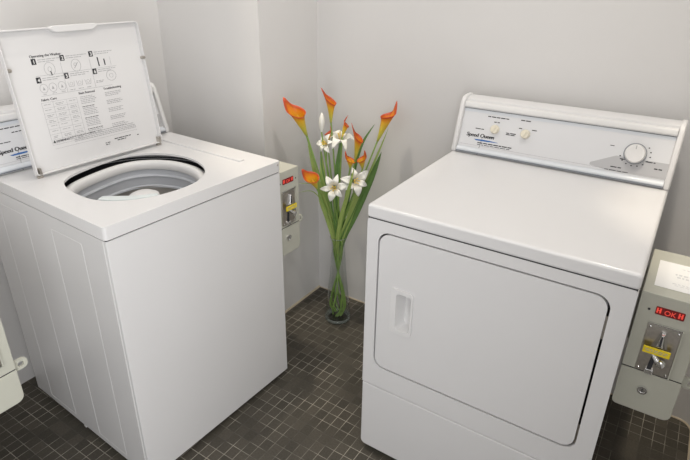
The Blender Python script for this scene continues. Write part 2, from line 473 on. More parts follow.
# door, with a pocket for the fingers
dx0, dx1, dz0, dz1 = .0415, .633, .3757, .8363
bm = frame(bmesh.new(), rrect(dx0, dx1, dz0, dz1, .033, 8), rrect(.104, .154, .536, .664, .008, 4), XZ, .0, .0112)
door = obj('door', bm, M['enamel'], dr, bevel=.0022, seg=2)
bm = frame(bmesh.new(), rrect(.088, .158, .525, .675, (.006, .012, .012, .006), 4), rrect(.105, .152, .538, .662, .010, 4), XZ, -.0045, .001)
hd = obj('door_handle', bm, M['plastic'], door, bevel=.002, seg=2)
bm = bmesh.new()
pk = rrect(.105, .152, .538, .662, .010, 4)
A = [bm.verts.new((u, -.003, v)) for u, v in pk]
B = [bm.verts.new((.118 + (u - .105) * .70, .034, .545 + (v - .538) * .88)) for u, v in pk]
for i in range(len(A)): bm.faces.new((A[i], A[(i + 1) % len(A)], B[(i + 1) % len(A)], B[i]))
bm.faces.new(B)
obj('finger_pocket', bm, M['plastic'], hd)
for z in (.755, .425):
    obj('hinge', bx(.6335, .6385, .006, .038, z - .032, z + .032), M['steel'], dr, label='dull metal door hinge')
# worktop
bm = bx(-.001, DW + .001, -.004, .705, .8755, DH)
obj('worktop', bm, M['enamel'], dr, bevel=.0085, seg=5)
obj('seam', bx(.002, DW - .002, .0015, .7, .872, .877), M['dark'], dr, label='dark seam under the worktop')
console(dr, DW, .585, DH, [(.136, .089, .0155), (.240, .089, .0155), (.573, .083, .0295)],
        [(.128, .103, .176, .0032), (.112, .128, .150, .0028), (.082, .068, .098, .0028), (.082, .176, .212, .0028), (.077, .176, .206, .0028),
         (.131, .216, .250, .0032), (.104, .215, .228, .0028), (.104, .258, .278, .0028), (.034, .085, .205, .0034), (.0285, .085, .20, .002),
         (.060, .535, .560, .0028), (.032, .515, .545, .0032), (.063, .605, .632, .003), (.046, .632, .656, .0036), (.022, .50, .57, .0018), (.096, .500, .515, .002)])
for x in (.05, DW - .05):
    for y in (.07, .64):
        bm = bmesh.new(); lathe(bm, [(0, 0), (.02, 0), (.02, .008), (.009, .010), (.009, .024), (0, .024)], 16, (x, y, 0))
        obj('foot', bm, M['foot'], dr)
bm = bmesh.new()
lathe(bm, [(0, .002), (.004, .0015), (.005, 0), (0, 0)], 12, T=Matrix.Translation((DW, .42, .86)) @ Matrix.Rotation(PI / 2, 4, 'Y'))
obj('screw', bm, M['steel'], dr)

# ---------------------------------------------------------------- washer
WW, WD, WH = .659, .708, .910
wa = empty('washing_machine', (-.4741, -.5016, 0), PI / 2 - .0437, 'white top-loading washing machine with its lid standing open', 'washer')

WELL = [(.292 + .27 * math.cos(2 * PI * k / 48), .300 + .27 * math.sin(2 * PI * k / 48)) for k in range(48)]
bm = frame(bmesh.new(), rrect(0, WW, 0, WD, .001, 1), WELL, XY, .018, .868)
obj('cabinet', bm, M['enamel'], wa, bevel=.007, seg=3)
# pressed panels on the left side
for (y0, y1) in ((.125, .285), (.43, .60)):
    bm = bmesh.new()
    frame(bm, rrect(y0, y1, .037, .825, .006, 3), rrect(y0 + .004, y1 - .004, .041, .821, .004, 3), YZ, -.0008, .001)
    obj('pressed_panel', bm, M['enamel'], wa, bevel=.0006, seg=1)
bm = bmesh.new(); box(bm, -.0015, .0005, .012, .0155, .02, .866)
obj('corner_seam', bm, M['plastic'], wa)
obj('seam', frame(bmesh.new(), rrect(.003, WW - .003, .003, WD - .003, .001, 1), WELL, XY, .866, .8725), M['dark'], wa, label='dark seam under the top panel')
OP = [(.488, .334), (.493, .248), (.471, .173), (.434, .117), (.383, .078), (.324, .060), (.250, .062), (.175, .085), (.118, .130), (.089, .185), (.083, .244), (.087, .310), (.108, .375), (.136, .407), (.169, .427), (.206, .440), (.279, .457), (.349, .462), (.407, .447), (.456, .403)]
op = [(p.x, p.y) for p in catmull([(x, y, 0) for x, y in OP], 4, True)]
def shrink(pts, k):
    cx = sum(p[0] for p in pts) / len(pts); cy = sum(p[1] for p in pts) / len(pts)
    out = []
    for x, y in pts:
        l = math.hypot(x - cx, y - cy); s = (l - k) / l
        out.append((cx + (x - cx) * s, cy + (y - cy) * s))
    return out
bm = bmesh.new()
def ringfill(o, i):
    es = []
    for lp in (o, i):
        for k in range(len(lp)): es.append(bm.edges.get((lp[k], lp[(k + 1) % len(lp)])) or bm.edges.new((lp[k], lp[(k + 1) % len(lp)])))
    bmesh.ops.triangle_fill(bm, use_beauty=True, use_dissolve=False, edges=es)
def wallfill(a, b):
    for j in range(len(a)): bm.faces.new((a[j], a[(j + 1) % len(a)], b[(j + 1) % len(a)], b[j]))
lv = lambda pts, z: [bm.verts.new((x, y, z)) for x, y in pts]
ow = rrect(-.002, WW + .002, -.003, WD, (.010, .010, .006, .006), 4)
o1, o2, h1, h2, w1, w2 = lv(ow, .872), lv(ow, WH), lv(op, WH), lv(op, .9025), lv(WELL, .9025), lv(WELL, .872)
wallfill(o1, o2); wallfill(h1, h2); wallfill(w1, w2)
ringfill(o2, h1); ringfill(w1, h2); ringfill(o1, w2)
tp = obj('top_panel', bm, M['enamel'], wa, bevel=.006, seg=4)
# recessed step either side of the lid
bm = bmesh.new(); prism(bm, rrect(.566, .590, .095, .515, .006, 4), XY, WH - .001, WH + .0055)
obj('lid_rest', bm, M['enamel'], wa, bevel=.002, seg=2)
# tub cover ring under the top panel: rolled white lip, then stepped grey rings
bm = bmesh.new()
lips = [(-.016, .870), (-.010, .880), (.002, .886), (.012, .8875), (.019, .884), (.023, .876), (.024, .862), (.022, .858)]
rings = [[bm.verts.new((x, y, z)) for x, y in shrink(op, k)] for k, z in lips]
for a, b in zip(rings, rings[1:]):
    for i in range(len(a)): bm.faces.new((a[i], a[(i + 1) % len(a)], b[(i + 1) % len(a)], b[i]))
tub = obj('tub_cover', bm, M['plastic'], wa, angle=60)
bm = bmesh.new()
lips = [(.016, .862), (.015, .838), (.021, .834), (.022, .831), (.016, .827), (.014, .797), (.020, .793), (.020, .788)]
rings = [[bm.verts.new((x, y, z)) for x, y in shrink(op, k)] for k, z in lips]
for a, b in zip(rings, rings[1:]):
    for i in range(len(a)): bm.faces.new((a[i], a[(i + 1) % len(a)], b[(i + 1) % len(a)], b[i]))
obj('balance_ring', bm, M['tubgrey'], wa, label='grey balance ring')
cx, cy = .292, .262
bm = bmesh.new(); lathe(bm, [(.196, .795), (.202, .78), (.206, .70), (.212, .60), (.214, .45), (.19, .43), (.06, .44), (0, .44)], 64, (cx, cy, 0))
obj('wash_basket', bm, M['tubinner'], wa)
bm = bmesh.new(); lathe(bm, [(.266, .865), (.266, .42), (.2, .40), (0, .40)], 48, (.292, .300, 0))
obj('outer_tub', bm, M['dark'], wa)
bm = bmesh.new(); lathe(bm, [(.15, .442), (.12, .47), (.07, .50), (.042, .58), (.038, .80), (.046, .806), (.050, .828), (.046, .842), (.030, .850), (0, .853)], 40, (.292, .252, 0))
for k in range(4):
    a = k * PI / 2 + .4
    T = Matrix.Translation((.292, .252, 0)) @ Matrix.Rotation(a, 4, 'Z')
    prism(bm, [(.03, .46), (.13, .46), (.10, .54), (.06, .72), (.03, .76)], lambda u, v, d: T @ Vector((u, d, v)), -.005, .005)
ag = obj('agitator', bm, M['plastic'], wa)
# bleach cup moulded into the front lip
bm = bmesh.new()
prism(bm, [(.096, .178), (.116, .138), (.150, .106), (.19, .080), (.222, .070), (.226, .084), (.195, .104), (.165, .13), (.14, .16), (.118, .188)], XY, .898, .9114)
obj('bleach_cup', bm, M['bluish'], wa, bevel=.003, seg=2, label='pale blue bleach cup lip')
# right front corner screw
bm = bmesh.new()
lathe(bm, [(0, .0015), (.003, .001), (.004, 0), (0, 0)], 12, T=Matrix.Translation((WW - .012, -.003, .898)) @ Matrix.Rotation(PI / 2, 4, 'X'))
obj('screw', bm, M['steel'], wa)
console(wa, WW, .585, WH, [(.545, .080, .0295)],
        [(.128, .07, .14, .003), (.112, .10, .13, .0028), (.086, .04, .088, .0024), (.034, .085, .205, .003), (.029, .085, .2, .002)])
for x in (.05, WW - .05):
    for y in (.05, .66):
        bm = bmesh.new(); lathe(bm, [(0, 0), (.017, 0), (.017, .008), (.008, .010), (.008, .020), (0, .020)], 16, (x, y, 0))
        obj('foot', bm, M['foot'], wa)
bm = bx(.002, .016, .38, .392, .004, .02); obj('levelling_clip', bm, M['plastic'], wa)

# lid, hinged at the back of the opening and leaning a little towards the console
L0, L1, LL = .078, .536, .425
upv = Vector((0, .052, .421)).normalized(); nv = Vector((0, -upv.z, upv.y))      # nv points at the user
TL = Matrix(((1, upv.x, nv.x, L0), (0, upv.y, nv.y, .478), (0, upv.z, nv.z, .9145), (0, 0, 0, 1)))
LWd = L1 - L0
FL = lambda u, v, d: TL @ Vector((u, v, d))
bm = bmesh.new(); prism(bm, rrect(0, LWd, .0, LL, (.006, .006, .016, .016), 5), FL, -.004, 0)
lid = obj('lid', bm, M['enamel'], wa, bevel=.001, seg=1)
# turned-up rim with a thicker grip in the middle of its free edge
bm = bmesh.new()
outer = rrect(-.001, LWd + .001, .004, LL + .001, (.006, .006, .016, .016), 5)
inner = rrect(.0028, LWd - .0028, .008, LL - .004, (.004, .004, .010, .010), 5)
frame(bm, outer, inner, FL, -.005, .016)
rim = obj('lid_rim', bm, M['enamel'], lid, bevel=.0015, seg=2)
bm = bmesh.new()
gx0, gx1 = .160, .298
ol = [(gx0 - .012, LL - .004), (gx0, LL - .012), (gx0 + .012, LL - .0165), (gx1 - .012, LL - .0165), (gx1, LL - .012), (gx1 + .012, LL - .004), (gx1, LL + .004), (gx0, LL + .004)]
prism(bm, ol, FL, -.006, .018)
obj('lid_grip', bm, M['enamel'], lid, bevel=.003, seg=3)
for u, v in ((.008, .316), (LWd - .003, .305)):
    bm = bmesh.new(); lathe(bm, [(0, .005), (.004, .0045), (.0055, .002), (.0055, -.014), (0, -.014)], 16, T=TL @ Matrix.Translation((u, v, .014)))
    obj('bumper', bm, M['steel'], lid, label='grey rubber bumper')
for u in (.010, LWd - .010):
    bm = bmesh.new(); tube(bm, [FL(u - .008, -.002, .004), FL(u + .008, -.002, .004)], .006, 12)
    obj('hinge', bm, M['steel'], lid)
    bm = bmesh.new(); prism(bm, rrect(u - .0035, u + .0035, .006, .026, .002, 3), FL, .001, .0188)
    obj('hinge_clip', bm, M['steel'], lid)
# instructions printed on the inside of the lid
TI = TL @ Matrix.Translation((-L0, 0, .0002))      # x = washer u, y = height up the lid
bm = bmesh.new(); rnd = random.Random(11)
G = lambda s, x, y, size, mi=0, off=.0, **k: glyphs(bm, s, size, TI @ Matrix.Translation((x, y, 0)), mi, off=off, ext=.0002, **k)
for q in (0, .0005): G('Operating the Washer', .156 + q, .3445, .0105, 0)
cells = [('1', .158, .324), ('2', .246, .326), ('3', .342, .328), ('4', .158, .270), ('5', .246, .272), ('6', .342, .273)]
for s, x, y in cells:
    # black square with the step number left white
    bar(bm, TI, x, x + .014, y, y + .017, 0, .0002)
    glyphs(bm, s, .015, TI @ Matrix.Translation((x + .0042, y + .0030, .0001)), 2, off=.0004, ext=.0003)
    for k, wd in ((0, .068), (1, .05)):
        dashes(bm, TI, x + .019, x + .019 + wd, y + .0115 - .006 * k, .0018, rnd, 1)
for x in (.244, .340): bar(bm, TI, x, x + .0008, .232, .322, 1, .0002)
for y, x0, x1 in ((.290, .160, .43), (.231, .160, .40)): bar(bm, TI, x0, x1, y, y + .0008, 1, .0002)
def ring(x, y, rx, ry, w=.0011, mi=1, n=26):
    f = lambda u, v, d: TI @ Vector((u, v, d))
    frame(bm, [(x + rx * math.cos(2 * PI * k / n), y + ry * math.sin(2 * PI * k / n)) for k in range(n)],
          [(x + (rx - w) * math.cos(2 * PI * k / n), y + (ry - w) * math.sin(2 * PI * k / n)) for k in range(n)], f, 0, .0002, mi)
ring(.207, .307, .017, .020); ring(.207, .306, .006, .008)
plate(bm, TI, [(.2065, .300), (.2085, .288), (.2115, .288), (.2095, .301)], 0, .0003)
ring(.292, .308, .016, .019); plate(bm, TI, [(.284, .300), (.2855, .299), (.300, .316), (.2985, .317)], 1, .0002); ring(.290, .311, .005, .005)
plate(bm, TI, [(.3665, .324), (.3705, .324), (.3715, .296), (.3675, .296)], 0); plate(bm, TI, [(.3885, .317), (.3925, .317), (.3930, .297), (.3890, .297)], 0)
bar(bm, TI, .412, .4128, .295, .322, 1, .0002)
for i, x in enumerate((.174, .202, .231)):
    ring(x, .253, .0125, .0135); plate(bm, TI, [(x - .004, .248), (x + .004, .248), (x, .258)], 1, .0002)
    dashes(bm, TI, x - .006, x + .007, .235, .0018, rnd, 1)
for i, x in enumerate((.262, .290, .319)):
    plate(bm, TI, [(x - .008, .246), (x - .007, .246), (x - .010, .262), (x - .011, .262)], 1, .0002)
    plate(bm, TI, [(x + .007, .246), (x + .008, .246), (x + .011, .262), (x + .010, .262)], 1, .0002)
    bar(bm, TI, x - .008, x + .008, .246, .247, 1, .0002); ring(x, .255, .005, .005, .0008)
    dashes(bm, TI, x - .008, x + .009, .236, .0018, rnd, 1)
ring(.404, .262, .018, .017); ring(.404, .262, .007, .007, .0008)
dashes(bm, TI, .346, .378, .250, .0018, rnd, 1); dashes(bm, TI, .346, .374, .2455, .0018, rnd, 1)
for q in (0, .0005): G('Fabric Care', .156 + q, .2165, .0102, 0)
for q in (0, .0005): G('Stain Removal', .277 + q, .2185, .0098, 0)
for q in (0, .0005): G('Troubleshooting', .364 + q, .2195, .0098, 0)
for y in [.211 - .0163 * k for k in range(9)]: bar(bm, TI, .154, .267, y, y + .0006, 1, .0002)
for x in (.154, .189, .232, .2665): bar(bm, TI, x, x + .0006, .081, .211, 1, .0002)
for k in range(8):
    for x0, x1 in ((.159, .184), (.195, .226), (.236, .262)):
        y = .204 - .0163 * k
        dashes(bm, TI, x0 + rnd.uniform(0, .005), x1 - rnd.uniform(0, .005), y, .0017, rnd, 1)
        if rnd.random() < .6: dashes(bm, TI, x0 + .003, x1 - rnd.uniform(0, .008), y - .0045, .0017, rnd, 1)
y = .209
k = 0
while y > .086:
    if k % 7 != 5: dashes(bm, TI, .278, .334 - rnd.uniform(0, .012), y, .0018, rnd, 0 if k % 7 == 6 else 1, (.004, .011), .002)
    if k % 5 < 3: dashes(bm, TI, .366, .428 - rnd.uniform(0, .014), y, .0018, rnd, 1, (.004, .011), .002)
    y -= .0052; k += 1
plate(bm, TI, [(.157, .0875), (.166, .0875), (.1615, .0955)], 0); [G('WARNING', .168 + q, .0875, .0088, 0) for q in (0, .0005, .001)]
for i, yy in enumerate((.0925, .0865, .0815, .0765)):
    dashes(bm, TI, .212 if i < 2 else .225, .452 if i else .300, yy, .0018, rnd, 1 if i else 0, (.004, .012), .002)
    if i == 0: dashes(bm, TI, .31, .445, yy, .0018, rnd, 1, (.004, .012), .002)
bar(bm, TI, .158, .455, .068, .0686, 1, .0002)
for yy, x0, x1 in ((.047, .326, .346), (.041, .326, .343)): dashes(bm, TI, x0, x1, yy, .002, rnd, 0, (.004, .010), .002)
for yy, x0, x1, mi in ((.0535, .362, .425, 0), (.047, .372, .405, 0), (.0485, .45, .456, 0)): dashes(bm, TI, x0, x1, yy, .0026, rnd, mi, (.006, .014), .002)
obj('instruction_print', bm, [M['ink'], M['inkgrey'], M['plastic']], lid, smooth=False, label='black washing instructions in six numbered steps and columns')

# ---------------------------------------------------------------- coin boxes
def coin_box(label, loc, rz, note=False, mount='side', group='coin boxes bolted beside the machines', W=.124, zs=.112):
    """local frame like the machines': x right, front face y=0, z up from the box's underside"""
    H, D = .332, .25
    t = empty('coin_box', loc, rz, label, 'coin box', group)
    bm = prism(bmesh.new(), rrect(0, W, zs + .0015, H, (.002, .002, .003, .003), 3), XZ, 0, D)
    body = obj('housing', bm, M['putty'], t, bevel=.002, seg=2)
    bm = prism(bmesh.new(), rrect(.0, W, 0, zs - .0015, (.012, .018, .002, .002), 5), XZ, -.001, D)
    vault = obj('vault', bm, M['putty'], t, bevel=.002, seg=2)
    obj('seam', bx(.002, W - .002, .002, D - .002, zs - .003, zs + .003), M['dark'], t)
    # lit display
    cx = W * .5
    bm = prism(bmesh.new(), rrect(cx - .029, cx + .029, .283, .303, .002, 2), XZ, -.002, .001)
    dsp = obj('display', bm, M['display'], t, label='red lit display')
    TD = Matrix.Translation((cx, -.0022, .2865)) @ Matrix.Rotation(PI / 2, 4, 'X')
    bm = bmesh.new()
    glyphs(bm, 'OK', .017, TD @ Matrix.Translation((-.0115, .0, 0)), 0, off=.0001, ext=.0002, squeeze=.95)
    for x in (-.027, .0165):
        bar(bm, TD, x, x + .0035, .001, .014, 0); bar(bm, TD, x + .006, x + .0095, .001, .014, 0); bar(bm, TD, x, x + .0095, .0065, .0085, 0)
    obj('display_digits', bm, M['led'], dsp, smooth=False)
    for x in (cx - .042, cx + .043):
        bm = bmesh.new(); lathe(bm, [(0, .002), (.0025, .0015), (.003, 0), (0, 0)], 12, T=Matrix.Translation((x, 0, .290)) @ Matrix.Rotation(PI / 2, 4, 'X'))
        obj('indicator', bm, M['dark'], t)
    # coin mechanism plate
    x0, x1, z0, z1 = cx - .036, cx + .034, .122, .256
    pl = obj('coin_plate', prism(bmesh.new(), rrect(x0, x1, z0, z1, .003, 2), XZ, -.003, .001), M['steel'], t, bevel=.001, seg=1, label='brushed steel coin plate')
    obj('plate_lip', bx(x0, x1, -.007, -.001, z1, z1 + .004), M['chrome'], pl)
    obj('plate_edge', bx(x1, x1 + .003, -.006, -.001, z0, z1), M['putty'], pl)
    for x in (x0 + .006, x1 - .006):
        for z in (z0 + .007, z1 - .007):
            bm = bmesh.new(); lathe(bm, [(0, .0025), (.0025, .002), (.0035, 0), (0, 0)], 12, T=Matrix.Translation((x, -.003, z)) @ Matrix.Rotation(PI / 2, 4, 'X'))
            obj('screw', bm, M['chrome'], pl)
    # coin entry: raised chrome peak with a dark slot
    bm = bmesh.new()
    base = [(cx - .018, .198), (cx + .016, .198), (cx + .007, .244), (cx - .005, .244)]
    A = [bm.verts.new((u, -.003, v)) for u, v in base]
    B = [bm.verts.new((cx - .001 + (u - cx) * .35, -.016, .206 + (v - .198) * .7)) for u, v in base]
    for i in range(4): bm.faces.new((A[i], A[(i + 1) % 4], B[(i + 1) % 4], B[i]))
    bm.faces.new(B)
    obj('coin_entry', bm, M['chrome'], pl, bevel=.001, seg=2)
    obj('coin_slot', bx(cx - .003, cx + .001, -.0172, -.012, .210, .236), M['dark'], pl)
    # yellow notice
    st = obj('sticker', bx(cx - .032, cx + .024, -.0195, -.0165, .186, .203), M['yellow'], pl, label='yellow notice sticker')
    TS = Matrix.Translation((cx - .004, -.0196, .190)) @ Matrix.Rotation(PI / 2, 4, 'X')
    bm = bmesh.new(); rn = random.Random(5)
    dashes(bm, TS, -.024, .024, .0065, .0016, rn, 0, (.004, .009), .002); dashes(bm, TS, -.022, .020, .002, .0016, rn, 0, (.004, .009), .002)
    obj('sticker_print', bm, M['inkgrey'], st, smooth=False)
    # return lever and the cup under it
    bm = bmesh.new(); tube(bm, [(cx - .012, -.006, .187), (cx - .004, -.014, .178), (cx + .006, -.018, .168)], [.005, .006, .007], 12)
    lathe(bm, [(0, .008), (.009, .006), (.011, 0), (.008, -.004), (0, -.006)], 16, T=Matrix.Translation((cx + .010, -.018, .166)) @ Matrix.Rotation(PI / 2, 4, 'X'))
    obj('return_lever', bm, M['chrome'], pl)
    obj('return_slot', prism(bmesh.new(), [(cx - .013, .136), (cx - .003, .136), (cx - .001, .170), (cx - .010, .174)], XZ, -.0045, -.001), M['dark'], pl)
    bm = bmesh.new(); prism(bm, [(cx - .016, .122), (cx + .002, .122), (cx + .002, .136), (cx - .016, .136)], XZ, -.010, -.001)
    obj('return_lip', bm, M['chrome'], pl, bevel=.002, seg=2)
    # vault lock
    bm = bmesh.new(); lathe(bm, [(0, .004), (.007, .004), (.0075, .006), (.011, .006), (.012, .003), (.012, 0), (0, 0)], 24, T=Matrix.Translation((cx - .008, -.001, .068)) @ Matrix.Rotation(PI / 2, 4, 'X'))
    lk = obj('lock', bm, M['chrome'], t)
    obj('keyhole', bx(cx - .0092, cx - .0068, -.0056, -.0045, .063, .073), M['dark'], lk)
    # hasp tab on the right flank
    bm = bmesh.new()
    frame(bm, rrect(W - .004, W + .034, zs - .016, zs + .014, (.002, .014, .014, .002), 6), rrect(W + .010, W + .024, zs - .008, zs + .006, .005, 4), XZ, .012, .018)
    obj('hasp', bm, M['putty'], t, bevel=.001, seg=1)
    # what holds it
    if mount == 'side': obj('mounting_bracket', bx(-.004, .001, .06, .20, .16, .30), M['putty'], t)
    if mount == 'wall': obj('mounting_arm', bx(.03, .09, D - .002, .512, .18, .26), M['putty'], t)
    if note:
        bm = bx(.020, W + .0, .040, .185, H + .0004, H + .0012)
        nt_ = obj('paper_note', bm, M['paper'], t, smooth=False)
        TN = Matrix.Translation((0, 0, H + .0012)); rn = random.Random(9)
        for yy, a, b, h in ((.156, .07, .10, .003), (.118, .058, .108, .008), (.104, .062, .112, .008), (.070, .055, .112, .003), (.062, .06, .105, .002)):
            bm = bmesh.new(); dashes(bm, TN, a, b, yy, h, rn, 0, (.004, .010), .003)
            obj('faded_line', bm, M['inkfaint'], nt_, smooth=False, label='faded line of print')
    return t
M['inkfaint'] = mat('faded_print', (.66, .67, .68), .7, noise=.05)
coin_box('grey coin box beside the dryer with a white paper note on top', (.6885, .080, .505), 0, True, W=.130, zs=.119)
cb = coin_box('grey coin box in the corner gap beside the open washer, half hidden by it', (0, 0, 0), PI / 2 - .0437, W=.120)
wm = Matrix.Translation((-.4741, -.5016, 0)) @ Matrix.Rotation(PI / 2 - .0437, 4, 'Z')
cb.location = wm @ Vector((WW + .0045, .022, .521))
coin_box('grey coin box cut off by the left picture edge, left of the open washer', (-.535, -.755 - .124, .518), PI / 2, zs=.094)

# the washer this last coin box is bolted to, beyond the picture's left edge
nb = empty('washing_machine', (-.505, -.8865 - WW, 0), PI / 2, 'white washing machine beyond the left picture edge carrying the cut-off coin box', 'washer')
obj('cabinet', bx(0, WW, 0, .68, .018, .868), M['enamel'], nb, bevel=.007)
obj('top_panel', bx(-.002, WW + .002, -.003, .68, .872, WH), M['enamel'], nb, bevel=.009, seg=4)
obj('seam', bx(.003, WW - .003, .003, .67, .866, .874), M['dark'], nb)
obj('lid', prism(bmesh.new(), rrect(.086, .56, .05, .47, .05, 6), XY, WH - .001, WH + .008), M['enamel'], nb, bevel=.004)
console(nb, WW, .55, WH, [(.545, .080, .0295)], [(.128, .07, .14, .003), (.034, .085, .205, .003)])
for x in (.05, WW - .05):
    for y in (.05, .62):
        bm = bmesh.new(); lathe(bm, [(0, 0), (.017, 0), (.017, .008), (.008, .010), (.008, .020), (0, .020)], 16, (x, y, 0))
        obj('foot', bm, M['foot'], nb)

# ---------------------------------------------------------------- vase and flowers
VC = Vector((-.485, .587, 0)); nA = Vector((.55, -.835, 0)); rA = Vector((.835, .55, 0))
def P(a, z, d=0.): return VC + rA * a + nA * d + Vector((0, 0, z))
va = empty('flower_vase', VC, 0, 'tall clear glass vase with a narrow neck standing on the tiles', 'vase')
bm = bmesh.new()
prof = [(0, 0), (.052, 0), (.060, .004), (.0615, .014), (.060, .03), (.054, .08), (.046, .16), (.038, .25), (.032, .34), (.0295, .385), (.031, .41), (.037, .43),
        (.0355, .431), (.0295, .411), (.0275, .385), (.030, .34), (.036, .25), (.044, .16), (.052, .08), (.0575, .035), (.056, .022), (.045, .016), (0, .015)]
lathe(bm, prof, 56)
obj('glass_body', bm, M['glass'], va, angle=70)
bm = bmesh.new(); lathe(bm, [(.047, .0015), (.0505, .0015), (.0585, .006), (.0597, .014), (.0565, .019), (.053, .015), (.048, .006)], 56, closed=True)
obj('thick_glass_foot', bm, M['footglass'], va)
bm = bmesh.new(); lathe(bm, [(.0352, .4305), (.0362, .4325), (.0372, .4305), (.0362, .4285)], 56, closed=True)  # whitened ring laid on the lip as its bright edge
obj('glass_rim', bm, M['footglass'], va)

def stem_path(a, z, d, neck, k):
    """from the flower down through the neck of the vase, where the stems cross, to the foot"""
    th = neck
    x, y = math.cos(th), math.sin(th)
    pts = [P(a, z, d)]
    r = .017
    pts.append(P(a * .52 + r * x * .3, .42 + (z - .42) * .52, d * .5))
    pts.append(P(r * x, .415, r * y))
    pts.append(P(.008 * x, .29, .008 * y))
    pts.append(P(-.024 * x, .16, -.024 * y))
    pts.append(P(-.036 * math.cos(th + .4), .075, -.036 * math.sin(th + .4)))
    pts.append(P(-.022 * math.cos(th + 1.2), .024, -.022 * math.sin(th + 1.2)))
    return catmull(pts, 6)

def calla(label, base, top, tip, R, d=0., dtop=None, seed=0, group='orange calla lilies in the vase', openness=1.):
    """base, top and tip are (sideways, height) about the vase; the spathe flares from base to top and its point curls to tip"""
    rn = random.Random(seed)
    dtop = d if dtop is None else dtop
    Bp, Tp = P(base[0], base[1], d), P(top[0], top[1], dtop)
    root = empty('calla_lily', Bp, 0, label, 'flower', group)
    off = -Bp
    ax = (Tp - Bp); Ln = ax.length; ax.normalize()
    tv = P(tip[0], tip[1], dtop) - Tp
    side = (tv - ax * tv.dot(ax))
    if side.length < 1e-4: side = rA.copy()
    side.normalize(); other = ax.cross(side)
    tv = tv - side * (R * .95)
    bm = bmesh.new(); lay = bm.verts.layers.float.new('along')
    nt, ns = 12, 28
    rows = []
    for i in range(nt + 1):
        t = i / nt; row = []
        for j in range(ns + 1):
            ph = -PI + 2 * PI * j / ns                    # ph = 0 is the pointed side
            back = (1 + math.cos(ph)) / 2
            lift = 1 - .20 * (1 - back) * t
            r = R * (.17 + .83 * t ** 1.05) * (1 + .10 * math.sin(ph * 2 + seed) * t)
            wrap = .10 * (ph / PI) * t                     # one edge overlaps the other
            h = Ln * t * lift
            p = side * (math.cos(ph) * r) + other * (math.sin(ph) * r * .85 * openness) + ax * h
            p *= 1 - abs(wrap) * .4 if ph > 0 else 1
            if t > .55:                                     # pointed tip and outward-rolled rim
                q = (t - .55) / .45
                p += tv * (q ** 2 * max(0., math.cos(ph)) ** 9)
                p += (side * math.cos(ph) + other * math.sin(ph)) * (R * .16 * q ** 3)
                p -= ax * (R * .30 * q ** 3 * (1 - back))
            v = bm.verts.new(Bp + p + off); v[lay] = t
            row.append(v)
        rows.append(row)
    for a, b in zip(rows, rows[1:]):
        for j in range(ns): bm.faces.new((a[j], a[j + 1], b[j + 1], b[j]))
    sp = obj('spathe', bm, M['calla'], root, angle=120)
    md = sp.modifiers.new('thickness', 'SOLIDIFY'); md.thickness = .0012; md.offset = 0
    bm = bmesh.new(); tube(bm, [Bp + off + ax * (Ln * k) for k in (.12, .35, .6, .72)], [.003, .004, .0035, .0015], 8)
    obj('spadix', bm, M['stamen'], root, label='yellow spadix')
    bm = bmesh.new()
    pts = [p + off for p in stem_path(base[0], base[1], d, rn.uniform(0, 2 * PI), 0)]
    n = len(pts); tube(bm, pts, [max(.0034, R * .15 * (1 - i / n * 2)) if i < n * .3 else .0038 for i in range(n)], 8)
    obj('stem', bm, M['stem'], root)
    return root

calla('large orange calla lily leaning out furthest left, open towards us', (-.131, .895), (-.176, 1.020), (-.210, 1.058), .030, .02, .06, 1)
calla('tallest orange calla lily, highest of the bunch, tip curled left', (-.034, .935), (-.036, 1.048), (-.068, 1.082), .019, -.03, -.005, 2)
calla('yellow and orange calla lily leaning out furthest right', (.156, .868), (.202, .995), (.222, 1.036), .023, 0, .004, 3)
calla('slender orange calla lily right of the bunch centre, edge curling down its side', (.066, .800), (.079, .912), (.050, .956), .019, .03, .05, 4)
calla('small calla lily bloom just left of the slender one', (.012, .880), (.030, .942), (.036, .968), .014, -.02, -.02, 5)
calla('low orange calla lily on the left with its dark red mouth towards us', (-.090, .683), (-.114, .755), (-.144, .780), .026, .06, .10, 6)
calla('small orange calla lily tucked behind the upper white lilies', (-.046, .835), (-.045, .905), (-.040, .925), .013, -.03, -.03, 7)
calla('small orange calla bud above the two white lilies, left one of the pair', (.046, .758), (.046, .805), (.030, .834), .018, .02, .03, 8)
calla('small orange calla bud above the two white lilies, right one of the pair', (.098, .752), (.092, .806), (.100, .834), .018, .01, .02, 9)

